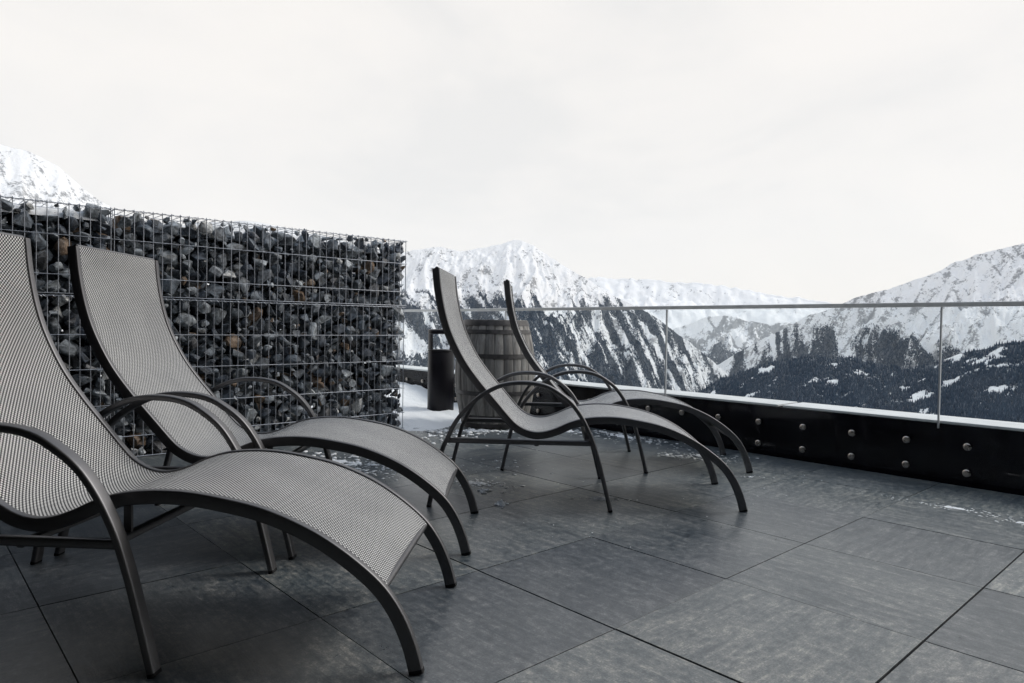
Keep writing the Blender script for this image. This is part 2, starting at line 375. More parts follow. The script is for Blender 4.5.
def make_lounger():
    root = empty('sun_lounger', (0, 0, 0))
    P, s = spline(RAIL, 110); Nn = normals2(P)
    if Nn[10][1] < 0 and Nn[10][0] < 0: Nn = -Nn
    for sg in (-1, 1):
        mb = MB(); sweep_xz(mb, P, sg * WR, bar_section(.025, .036, .0055)); o = mb.build('side_rail', FRAME, root, smooth=True, angle=R(62))
        c = MB(); q = P[-1]; t = P[-1] - P[-2]; t = t / np.hypot(*t)
        sweep_xz(c, np.array([q - t * .007, q + t * .0035]), sg * WR, bar_section(.0254, .0364, .0055)); c.build('foot_cap', RUBBER, o)
    # sling: from the head end to the point where the legs leave it
    n_end = int(np.argmin(np.hypot(P[:, 0] - .535, P[:, 1] - .203))); idx = range(0, n_end + 1); nl = 16
    inner = WR - .004
    v = []; uv = []; f = []
    for side in (0, 1):
        for i in idx:
            for k in range(nl + 1):
                w = -1 + 2 * k / nl
                sag = .010 * (1 - w * w) * (1 if 4 < i else i / 4)
                hgt = .0125 - sag - (.0022 if side else 0)
                q = P[i] + Nn[i] * hgt
                v.append((q[0], w * inner, q[1])); uv.append((w * inner + 5, s[i] + 5))
    m_ = nl + 1; half = len(idx) * m_
    for i in range(len(idx) - 1):
        for k in range(nl):
            a = i * m_ + k; f.append((a, a + m_, a + m_ + 1, a + 1)); b = a + half; f.append((b, b + 1, b + m_ + 1, b + m_))
    for k in range(nl):
        f.append((k, k + 1, half + k + 1, half + k)); a = (len(idx) - 1) * m_ + k; f.append((a, half + a, half + a + 1, a + 1))
    mb = MB(); mb.add(v, f, uv); sl = mb.build('sling', SLING, root, smooth=True, angle=R(60))
    # hems round the two end bars
    for i in (0, n_end):
        q = P[i] + Nn[i] * .002; mb = MB(); mb.tube([(q[0], -WR + .01, q[1]), (q[0], WR - .01, q[1])], .0095, 10); mb.build('end_bar', FRAME, root, smooth=True, angle=R(62))
    PH, _ = spline(HOOP, 90)
    for sg in (-1, 1):
        mb = MB(); sweep_xz(mb, PH, sg * WH, bar_section(.040, .0200, .0075)); o = mb.build('armrest_hoop', FRAME, root, smooth=True, angle=R(62))
        for e, d in ((0, 1), (-1, -2)):
            c = MB(); q = PH[e]; t = PH[e] - PH[d]; t = t / np.hypot(*t)
            sweep_xz(c, np.array([q - t * .006, q + t * .0035]), sg * WH, bar_section(.0404, .0204, .0075)); c.build('foot_cap', RUBBER, o)
        mb = MB(); sweep_xz(mb, np.array([(-.771, .317), (-.5, .317), (-.3, .317), (-.0935, .317)]), sg * WH, oval(.020, .025, 12, 4)); mb.build('side_bar', FRAME, root, smooth=True, angle=R(62))
    for x, z in ((-.112, .317), (-.352, .3055)):
        mb = MB(); v0 = oval(.022, .022 if x != -.352 else .020, 12, 4); w = WH - .010; vv = []; ff = []
        for yy in (-w, w): vv += [(x + a, yy, z + b) for a, b in v0]
        n = len(v0); ff = [(k, (k + 1) % n, n + (k + 1) % n, n + k) for k in range(n)] + [tuple(range(n))[::-1], tuple(range(n, 2 * n))]
        mb.add(vv, ff); mb.build('cross_bar', FRAME, root, smooth=True, angle=R(62))
    # welded brackets that carry the legrest on the front cross bar
    for sg in (-1, 1):
        mb = MB(); mb.box(-.122, -.102, sg * WR - .004, sg * WR + .004, .327, .397); mb.build('bracket', FRAME, root)
    return root
def copy_tree(o, parent=None):
    c = o.copy(); link(c, parent)
    for ch in list(o.children): copy_tree(ch, c)
    return c
spots = [(.730, 2.035, -45.9, 'grey mesh sun lounger nearest the camera, standing at the front left'),
         (1.331, 2.627, -42.4, 'grey mesh sun lounger between the nearest lounger and the stone wall'),
         (2.745, 2.279, -45.6, 'grey mesh sun lounger in front of the barrel and the litter bin'),
         (3.567, 2.698, -44.0, 'grey mesh sun lounger closest to the glass balustrade and black parapet')]
proto = make_lounger()
loungers = [proto] + [copy_tree(proto) for _ in range(3)]
for o, (x, y, a, lab) in zip(loungers, spots):
    o.location = (x, y, 0); o.rotation_euler = (0, 0, R(a)); tag(o, lab, 'sun lounger', 'sun loungers on the terrace')

# ------------------------------------------------------------------ gabion wall: four wire baskets full of stones
GY = 4.735; GD = .50; GX1 = 3.135; GX0 = 1.018
def stone_mesh(seed):
    r = random.Random(seed); bm = bmesh.new()
    ax = (r.uniform(.8, 1.25), r.uniform(.6, .95), r.uniform(.55, .95))
    for _ in range(r.randint(11, 17)):
        p = Vector((r.gauss(0, 1), r.gauss(0, 1), r.gauss(0, 1))).normalized() * r.uniform(.8, 1.05)
        bm.verts.new((p.x * ax[0], p.y * ax[1], p.z * ax[2]))
    bmesh.ops.convex_hull(bm, input=bm.verts)
    bmesh.ops.delete(bm, geom=[v for v in bm.verts if not v.link_faces], context='VERTS')
    bmesh.ops.dissolve_limit(bm, angle_limit=R(14), verts=bm.verts, edges=bm.edges)
    bmesh.ops.bevel(bm, geom=list(bm.edges), offset=.045, segments=1, profile=.6, affect='EDGES', clamp_overlap=True)
    bmesh.ops.triangulate(bm, faces=bm.faces)
    me = bpy.data.meshes.new('stone'); bm.to_mesh(me); bm.free(); me.materials.append(STONE); me.shade_smooth(); me.set_sharp_from_angle(angle=R(24)); return me
stone_meshes = [stone_mesh(100 + i) for i in range(26)]
def stone_arrays(me):
    v = np.empty(len(me.vertices) * 3); me.vertices.foreach_get('co', v); v = v.reshape(-1, 3)
    return v, [tuple(p.vertices) for p in me.polygons]
SA = [stone_arrays(m) for m in stone_meshes]
def rnd_rot(r):
    return Matrix.Rotation(r.uniform(0, 6.28), 3, 'Z') @ Matrix.Rotation(r.uniform(0, 6.28), 3, 'X') @ Matrix.Rotation(r.uniform(0, 6.28), 3, 'Y')
def gabion(x0, x1, z0, z1, rows, label, seed):
    r = random.Random(seed)
    root = empty('gabion_basket', ((x0 + x1) / 2, GY + GD / 2, z0)); tag(root, label, 'gabion', 'gabion baskets of the stone wall')
    off = Vector((-(x0 + x1) / 2, -(GY + GD / 2), -z0))
    # --- welded wire mesh
    mb = MB(); wr = .0022
    nx = max(2, round((x1 - x0 - .01) / .0537)); xs = np.linspace(x0 + .004, x1 - .004, nx + 1)
    ny = max(2, round(GD / .0537)); ys = np.linspace(GY, GY + GD, ny + 1)
    def rod(a, b, rad=wr):
        a = Vector(a); b = Vector(b); m = (a + b) / 2 + Vector((r.uniform(-1, 1), r.uniform(-1, 1), r.uniform(-1, 1))) * .0022
        mb.tube([a, a.lerp(m, .7), m, b.lerp(m, .7), b], rad, 6)
    zt = z1 + .010 if z1 > 1.2 else z1
    for x in xs:
        rod((x, GY, z0 + .004), (x, GY, zt), .0027); rod((x, GY + GD, z0 + .004), (x, GY + GD, z1))
        rod((x, GY, z1 - .003), (x, GY + GD, z1 - .003))
    for z in rows:
        rod((x0, GY - .004, z), (x1 + .008, GY - .004, z), wr * 1.15); rod((x0, GY + GD + .004, z), (x1, GY + GD + .004, z))
        for x in (x0 + .002, x1 - .002): rod((x, GY - .01, z), (x, GY + GD, z))
    for y in ys:
        for x in (x0 + .004, x1 - .004): rod((x, y, z0 + .004), (x, y, z1))
    for y in ys[::4]: rod((x0, y, z1 - .001), (x1, y, z1 - .001))
    # spiral binding along the lower front edge where two baskets are laced together
    turns = int((x1 - x0) / .045); hel = []
    for k in range(turns * 8):
        a = k * math.pi / 4; hel.append((x0 + (x1 - x0) * k / (turns * 8), GY - .003 + .007 * math.cos(a), z1 - .002 + .007 * math.sin(a)))
    mb.tube(hel, .0013, 5)
    o = mb.build('wire_mesh', WIRE, root, smooth=True, angle=R(60)); o.location = off
    # --- stones: front layer by dart throwing, then fill behind it
    pts = []
    for rad0, rad1, tries in ((.062, .082, 260), (.046, .060, 900), (.032, .044, 2600), (.020, .028, 3000)):
        for _ in range(tries):
            q = r.uniform(rad0, rad1); x = r.uniform(x0 + q * .5, x1 - q * .34); z = r.uniform(z0 + q * .4, z1 - q * (.45 if z1 < 1.2 else .50))
            if all((x - a) ** 2 + (z - b) ** 2 > ((q + c) * .70) ** 2 for a, b, c in pts): pts.append((x, z, q))
    # which ones show largest in the photograph: the biggest
    vis = [(q, x, z) for x, z, q in pts if x > x0 and (x > .35)]
    vis.sort(reverse=True); front = vis[:100]; fs = set((x, z) for _, x, z in front)
    for q, x, z in front:
        k = r.randrange(len(stone_meshes)); st = bpy.data.objects.new('stone', stone_meshes[k]); link(st, root)
        rot = rnd_rot(r); sc3 = Vector((r.uniform(.92, 1.15), r.uniform(.92, 1.1), r.uniform(.92, 1.15))) * q
        M = rot.to_4x4() @ Matrix.Diagonal((*sc3, 1))
        ext = min((M @ Vector(c)).y for c in SA[k][0])
        y = GY + .006 - ext + r.uniform(0, .012)
        st.matrix_local = Matrix.Translation(Vector((x, y, z)) + off) @ M
    fill = MB()
    def drop(x, y, z, q):
        k = r.randrange(len(SA)); M = np.array(rnd_rot(r)); v = (SA[k][0] * np.array([r.uniform(.9, 1.15) for _ in range(3)]) * q) @ M.T
        if y is None: y = GY + .006 - v[:, 1].min() + r.uniform(0, .014)
        v = v + np.array([x, y, z]); v[:, 2] = np.maximum(v[:, 2], max(.003, z0 - .03))
        fill.add(v, SA[k][1])
    for x, z, q in pts:
        if (x, z) not in fs: drop(x, None, z, q)
    for (yy, n) in ((GY + .105, 1.0), (GY + .165, 1.0), (GY + .26, 1.0), (GY + .36, .9), (GY + .435, 1.0)):
        nxx = int((x1 - x0) / .092); nz = max(2, int((z1 - z0) / .088))
        for i in range(nxx):
            for j in range(nz):
                if r.random() > n + .1: continue
                drop(x0 + .03 + (x1 - x0 - .062) * (i + r.uniform(.2, .8)) / nxx, yy + r.uniform(-.015, .015), z0 + .025 + (z1 - z0 - (.05 if z1 < 1.2 else .070)) * (j + r.uniform(.15, .85)) / nz, r.uniform(.066, .080) if yy < GY + .4 else r.uniform(.05, .058))
    for z in np.arange(z0 + .04, z1 - .05, .062):
        for yy in (GY + .05, GY + .13, GY + .24): drop(x1 - r.uniform(.050, .062), yy, z, r.uniform(.046, .056))
    for zz_, yy in ((z1, GY + .10), (z1, GY + .22)) if z1 < 1.2 else ((z0 + .03, GY + .07), (z0 + .05, GY + .20)):
        if True:
            for i in range(int((x1 - x0) / .07)): drop(x0 + .05 + (x1 - x0 - .1) * (i + r.uniform(.2, .8)) / int((x1 - x0) / .07), yy, zz_ + r.uniform(-.02, .012), r.uniform(.05, .066))
    o = fill.build('stone_fill', STONEF, root); o.location = off; o['kind'] = 'stuff'
    o.data.shade_smooth(); o.data.set_sharp_from_angle(angle=R(24))
UP = (1.012, 1.122, 1.352, 1.534); LO = (.010, .140, .338, .561, .770, .998)
gabion(GX0 + .006, GX1, 1.006, 1.534, UP, 'upper basket of dark stones at the right end of the wire stone wall', 1)
gabion(-1.1, GX0 - .006, 1.006, 1.534, UP, 'upper basket of dark stones at the left end of the wire stone wall', 2)
gabion(GX0 + .006, GX1 - .012, .004, .998, LO, 'lower basket of dark stones behind the loungers, right end of the wall', 3)
gabion(-1.1, GX0 - .006, .004, .998, LO, 'lower basket of dark stones at the left end, mostly behind the nearest lounger', 4)

# ------------------------------------------------------------------ barrel
def barrel(x, y):
    root = empty('wine_barrel', (x, y, 0), R(20)); tag(root, 'weathered wooden barrel with dark metal hoops beside the litter bin', 'barrel')
    Hh = .908
    def rad(z): t = 2 * z / Hh - 1; return .270 + .074 * (1 - t * t)
    ns = 26; mb = MB()
    zs = np.linspace(0.0, Hh, 22)
    for k in range(ns):
        a0 = 2 * math.pi * (k + .02) / ns; a1 = 2 * math.pi * (k + .98) / ns; v = []; f = []
        dr = random.uniform(-.0015, .0015)
        for z in zs:
            for a, d in ((a0, -.004), (a0 * .9 + a1 * .1, 0), (a0 * .5 + a1 * .5, .0012), (a0 * .1 + a1 * .9, 0), (a1, -.004), (a1, -.026), (a0, -.026)):
                rr = rad(z) + d + dr; v.append((rr * math.cos(a), rr * math.sin(a), z))
        n = 7
        for i in range(len(zs) - 1):
            for q in range(n): f.append((i * n + q, i * n + (q + 1) % n, (i + 1) * n + (q + 1) % n, (i + 1) * n + q))
        f.append(tuple(range(n))[::-1]); f.append(tuple((len(zs) - 1) * n + q for q in range(n)))
        mb.add(v, f, None, random.random())
    mb.build('staves', OAK, root, smooth=True, angle=R(40))
    for zc in (.035, Hh - .035):
        mb = MB(); mb.lathe([(.001, zc - .01), (rad(zc) - .0262, zc - .01), (rad(zc) - .0262, zc + .01), (.001, zc + .01)], 40); mb.build('head', OAK, root)
    for z0, z1 in ((.004, .048), (.082, .116), (.282, .318), (Hh - .318, Hh - .282), (Hh - .116, Hh - .082), (Hh - .048, Hh - .004)):
        mb = MB(); pr = [(rad(z) + .0020, z) for z in np.linspace(z0, z1, 5)]; pr2 = [(rad(z) + .0050, z) for z in np.linspace(z1, z0, 5)]
        mb.lathe(pr + pr2, 56, closed=True); h = mb.build('hoop', HOOPM, root, smooth=True, angle=R(40))
        zc = (z0 + z1) / 2
        rv = MB(); a = 1.0 + z0 * 5; c = Vector(((rad(zc) + .005) * math.cos(a), (rad(zc) + .005) * math.sin(a), zc))
        rv.tube([c, c * 1.0 + Vector((math.cos(a), math.sin(a), 0)) * .004], .006, 8); rv.build('rivet', HOOPM, h)
barrel(3.875, 4.462)

# ------------------------------------------------------------------ litter bin with an open hood
def litter_bin(x, y):
    root = empty('litter_bin', (x, y, 0), R(0)); tag(root, 'slim black cylindrical litter bin with open hood standing in the snow', 'litter bin')
    r0 = .128; h1 = .60; h2 = .815
    mb = MB(); mb.lathe([(r0 - .004, 0), (r0, .006), (r0, h1 - .006), (r0 - .004, h1)], 48); mb.build('body', PLASTIC, root, smooth=True, angle=R(40))
    mb = MB(); mb.lathe([(r0 - .03, h1 + .002), (r0 + .002, h1 + .002), (r0 + .004, h1 + .010), (r0 - .004, h1 + .020), (r0 - .028, h1 + .014)], 48, closed=True); mb.build('rim', PLASTIC, root, smooth=True, angle=R(60))
    mb = MB(); mb.lathe([(.001, h1 + .006), (r0 - .032, h1 + .006), (r0 - .032, h1 + .010), (.001, h1 + .012)], 40); mb.build('ash_tray', STEEL, root, smooth=True, angle=R(40))
    # two curved posts carry the hood
    va = math.atan2(-y, -x)       # local frame: the openings face the terrace
    for sg in (1, -1):
        mb = MB(); c = va - sg * R(66); v = []; f = []; m_ = 9
        for z in (h1 + .021, h2 - .044):
            for rr in (r0 - .008, r0):
                for k in range(m_): a = c + R(24) * (k / (m_ - 1) - .5) * 2; v.append((rr * math.cos(a), rr * math.sin(a), z))
        for k in range(m_ - 1):
            f += [(k, k + 1, 2 * m_ + k + 1, 2 * m_ + k), (m_ + k + 1, m_ + k, 3 * m_ + k, 3 * m_ + k + 1), (k + 1, k, m_ + k, m_ + k + 1), (2 * m_ + k, 2 * m_ + k + 1, 3 * m_ + k + 1, 3 * m_ + k)]
        f += [(0, 2 * m_, 3 * m_, m_), (m_ - 1, 2 * m_ - 1, 4 * m_ - 1, 3 * m_ - 1)]
        mb.add(v, f); mb.build('hood_post', PLASTIC, root, smooth=True, angle=R(40))
    mb = MB(); mb.lathe([(r0 - .004, h2 - .043), (r0 + .001, h2 - .040), (r0 + .001, h2 - .008), (r0 - .010, h2), (.001, h2 + .006)], 48); mb.build('hood', PLASTIC, root, smooth=True, angle=R(40))
litter_bin(3.985, 5.39)

# ------------------------------------------------------------------ snow on the terrace and on the wall
def snow_pile():
    nx, ny = 90, 150; xs = np.linspace(2.2, 4.44, nx); ys = np.linspace(4.2, 9.5, ny); X, Y = np.meshgrid(xs, ys)
    front = 4.60 + .22 * (fbm(X * 3, X * 0, 3, 3) - .5) * 2 + np.maximum(0, X - 3.5) * .10
    h = np.clip((Y - front) / .55, -0.4, 1); h = np.where(h > 0, h * h * (3 - 2 * h), h * .3)
    hump = .045 + .15 * np.clip((Y - 5.5) / 1.0, 0, 1) ** 1.4 + .05 * (fbm(X * 2.2, Y * 2.2, 5, 4) - .5) - .02 * np.clip((X - 3.7) / .4, 0, 1)
    z = h * hump + .022 * (fbm(X * 9, Y * 9, 8, 4) - .5) * np.clip(h * 3, 0, 1) + .008 * (fbm(X * 30, Y * 30, 9, 3) - .5)
    z = np.where(h <= 0, h * .05 - .003, z)
    v = np.c_[X.ravel(), Y.ravel(), z.ravel()]; f = [(j * nx + i, j * nx + i + 1, (j + 1) * nx + i + 1, (j + 1) * nx + i) for j in range(ny - 1) for i in range(nx - 1)]
    mb = MB(); mb.add(v, f); o = mb.build('snow_pile', SNOW, smooth=True)
    tag(o, 'heap of white snow between the stone wall and the litter bin', 'snow', kind='stuff')
snow_pile()
def lump_arrays():
    bm = bmesh.new(); bmesh.ops.create_icosphere(bm, subdivisions=2, radius=1); v = np.array([p.co[:] for p in bm.verts]); f = [tuple(q.index for q in p.verts) for p in bm.faces]; bm.free(); return v, f
LV, LF = lump_arrays()
bm_ = bmesh.new(); bmesh.ops.create_icosphere(bm_, subdivisions=1, radius=1); LV1 = np.array([p.co[:] for p in bm_.verts]); LF1 = [tuple(q.index for q in p.verts) for p in bm_.faces]; bm_.free()
def snow_patches():
    mb = MB(); r = random.Random(5)
    def lump(x, y, s, flat, big=False):
        V, F = (LV, LF) if big else (LV1, LF1)
        v = V.copy(); n = 1 + .38 * (fbm(v[:, 0] * 1.7 + x * 40, v[:, 1] * 1.7 + v[:, 2] * 1.3 + y * 40, 4, 3) - .5) * 2
        v = v * n[:, None] * np.array([s * r.uniform(.8, 1.4), s * r.uniform(.7, 1.1), s * flat]); a = r.uniform(0, 6.28); c, q = math.cos(a), math.sin(a)
        v = np.c_[v[:, 0] * c - v[:, 1] * q + x, v[:, 0] * q + v[:, 1] * c + y, v[:, 2] + s * flat * .35]
        mb.add(v, F)
    def area(x, y, sx, sy, ang, n, s0, s1, flat=.25):
        c, q = math.cos(R(ang)), math.sin(R(ang))
        for _ in range(n):
            a = r.gauss(0, sx); b = r.gauss(0, sy); lump(x + a * c - b * q, min(y + a * q + b * c, 9), s0 + (s1 - s0) * r.random() ** 3, flat)
    for x, y, q in ((2.28, 2.69, .034), (2.17, 2.45, .032), (2.21, 2.47, .018), (2.36, 2.83, .018), (2.30, 2.73, .014), (2.42, 2.93, .013), (2.34, 2.62, .010)):
        for _ in range(9): lump(x + r.gauss(0, q * .55), y + r.gauss(0, q * .45), q * r.uniform(.15, .5), .55)
    area(2.36, 2.86, .10, .05, 130, 110, .004, .018, .2)
    area(2.60, 3.30, .28, .18, 135, 150, .002, .014)
    area(3.05, 4.25, .30, .16, -10, 190, .003, .024, .35)
    area(3.55, 4.28, .35, .08, -42, 200, .005, .030, .4)
    area(4.06, 3.92, .22, .07, -60, 130, .005, .028, .35)
    area(4.34, 3.42, .06, .30, 0, 160, .004, .018, .25)
    area(4.20, 3.20, .10, .22, 0, 90, .003, .016, .2)
    area(2.63, 2.22, .075, .020, -44, 60, .002, .010, .15)
    area(4.08, 2.52, .08, .14, 8, 200, .003, .012, .15)
    area(3.93, 2.62, .05, .07, 0, 150, .004, .018, .12)
    area(3.72, 2.00, .09, .016, -48, 40, .002, .008, .12)
    area(3.86, .98, .030, .15, 4, 330, .002, .008, .12)
    area(3.80, .70, .028, .10, 4, 180, .002, .008, .12)
    area(2.05, 3.85, .28, .20, 120, 360, .003, .024, .3)
    area(2.15, 3.5, .12, .16, 0, 140, .003, .017, .25)
    def sheet(x, y, sx, sy, ang, amount, hmax, sc=9.0, cell=.006):
        c, q = math.cos(R(ang)), math.sin(R(ang)); nx = int(sx * 5 / cell); ny = int(sy * 5 / cell)
        A_, B_ = np.meshgrid(np.linspace(-2.5 * sx, 2.5 * sx, nx), np.linspace(-2.5 * sy, 2.5 * sy, ny))
        X_ = x + A_ * c - B_ * q; Y_ = y + A_ * q + B_ * c
        e = np.exp(-.5 * ((A_ / sx) ** 2 + (B_ / sy) ** 2))
        hh = amount * e + (fbm(X_ * sc, Y_ * sc, 12, 5, .62) - .5) * 1.5 * (.35 + .65 * e) - .55 - (1 - e) * .35
        hh = np.clip(hh, -.06, .35) / .35 * hmax; ok = hh > -.02 * hmax
        ok &= X_ < 4.445
        idx = -np.ones(hh.shape, dtype=int); keep = np.zeros(hh.shape, bool)
        cellok = ok[:-1, :-1] | ok[1:, :-1] | ok[:-1, 1:] | ok[1:, 1:]
        cellok &= (X_[:-1, :-1] < 4.44) & (X_[1:, 1:] < 4.44) & (X_[1:, :-1] < 4.44) & (X_[:-1, 1:] < 4.44)
        for a, b in ((slice(None, -1), slice(None, -1)), (slice(1, None), slice(None, -1)), (slice(None, -1), slice(1, None)), (slice(1, None), slice(1, None))): keep[a, b] |= cellok
        idx[keep] = np.arange(keep.sum()); Zz = np.where(hh > 0, hh + .0015 + (fbm(X_ * 70, Y_ * 70, 3, 2) - .5) * hmax * .35 * np.clip(hh / hmax * 3, 0, 1), hh * .6)
        jj, ii = np.nonzero(cellok)
        mb.add(np.c_[X_[keep], Y_[keep], Zz[keep]].tolist(), np.c_[idx[jj, ii], idx[jj, ii + 1], idx[jj + 1, ii + 1], idx[jj + 1, ii]].tolist())
    sheet(2.28, 2.72, .05, .035, 20, .80, .030, 16, .004); sheet(2.17, 2.45, .032, .022, -30, .85, .030, 18, .004); sheet(2.37, 2.87, .09, .04, 120, .55, .012, 14, .004)
    sheet(4.30, 3.42, .055, .26, 0, .75, .020); sheet(4.10, 3.90, .20, .05, -60, .65, .018); sheet(3.55, 4.30, .30, .06, -42, .68, .022)
    sheet(2.63, 2.22, .080, .020, -44, .72, .010, 14, .004); sheet(4.06, 2.54, .07, .13, 8, .66, .014, 11); sheet(3.72, 2.00, .085, .016, -48, .66, .006, 14, .004)
    sheet(3.86, .98, .030, .14, 4, .62, .007, 16, .004); sheet(3.80, .68, .03, .10, 4, .62, .007, 16, .004); sheet(2.05, 3.85, .20, .14, 120, .52, .014); sheet(3.05, 4.3, .28, .12, -10, .45, .014)
    for _ in range(160): lump(r.uniform(1.9, 4.3), r.uniform(1.6, 4.3), r.uniform(.0015, .0045), .4)
    o = mb.build('snow_patches', SNOW, smooth=True); tag(o, 'scattered scraps of snow and ice on the dark tiles', 'snow', kind='stuff')
snow_patches()
def snow_cap():
    nx, ny = 200, 26; xs = np.linspace(-1.08, GX1 - .02, nx); ys = np.linspace(GY + .03, GY + GD - .01, ny); X, Y = np.meshgrid(xs, ys)
    t = (Y - GY) / GD
    env = np.sin(np.pi * np.clip((X - 1.40) / 1.55, 0, 1)) ** .6 * (.8 + .5 * (fbm(X * 2.2, X * 0, 6, 3) - .4))
    h = .012 + .160 * env * np.clip((t - .25) / .5, 0, 1) * np.clip((1.02 - t) / .25, 0, 1) + .03 * (fbm(X * 7, Y * 7, 2, 4) - .55) + np.where(X < 1.0, .004, -.012)
    edge = np.clip((t - np.where(X < 1.0, .05, .30)) / .10, 0, 1) * np.clip((1 - t) / .06, 0, 1)
    z = np.where(X < 1.0, 1.500, 1.470) + h * edge - .05 * (1 - edge)
    v = np.c_[X.ravel(), Y.ravel(), z.ravel()]; f = [(j * nx + i, j * nx + i + 1, (j + 1) * nx + i + 1, (j + 1) * nx + i) for j in range(ny - 1) for i in range(nx - 1)]
    mb = MB(); mb.add(v, f); o = mb.build('snow_cap', SNOW, smooth=True); tag(o, 'thin layer of snow lying on top of the wire stone wall', 'snow', kind='stuff')
snow_cap()

# ------------------------------------------------------------------ unseen dark walls and roof, added to keep the near side of the terrace dark
def shade_walls():
    root = empty('unseen_shade_walls', (-1.8, 2, 0)); tag(root, 'unseen dark walls and roof added to shade the near side of the terrace', 'shade_screen')
    off = Vector((1.8, -2, 0))
    mb = MB(); mb.box(-2.1, -1.35, -6, 11, -.3, 6.5); o = mb.build('shade_back_wall', SHADE_WALL, root); o.location = off
    mb = MB(); mb.box(-1.349, 4.6, -4.6, -3.4, -.3, 6.5); mb.build('shade_side_wall', SHADE_WALL, root).location = off  # added out of view to block the open sky behind the viewpoint
    mb = MB(); mb.box(-2.3, 1.3, -6.2, 3.4, 2.75, 2.95); mb.build('shade_roof', SHADE_WALL, root).location = off  # added overhead out of view to shade the left floor
shade_walls()

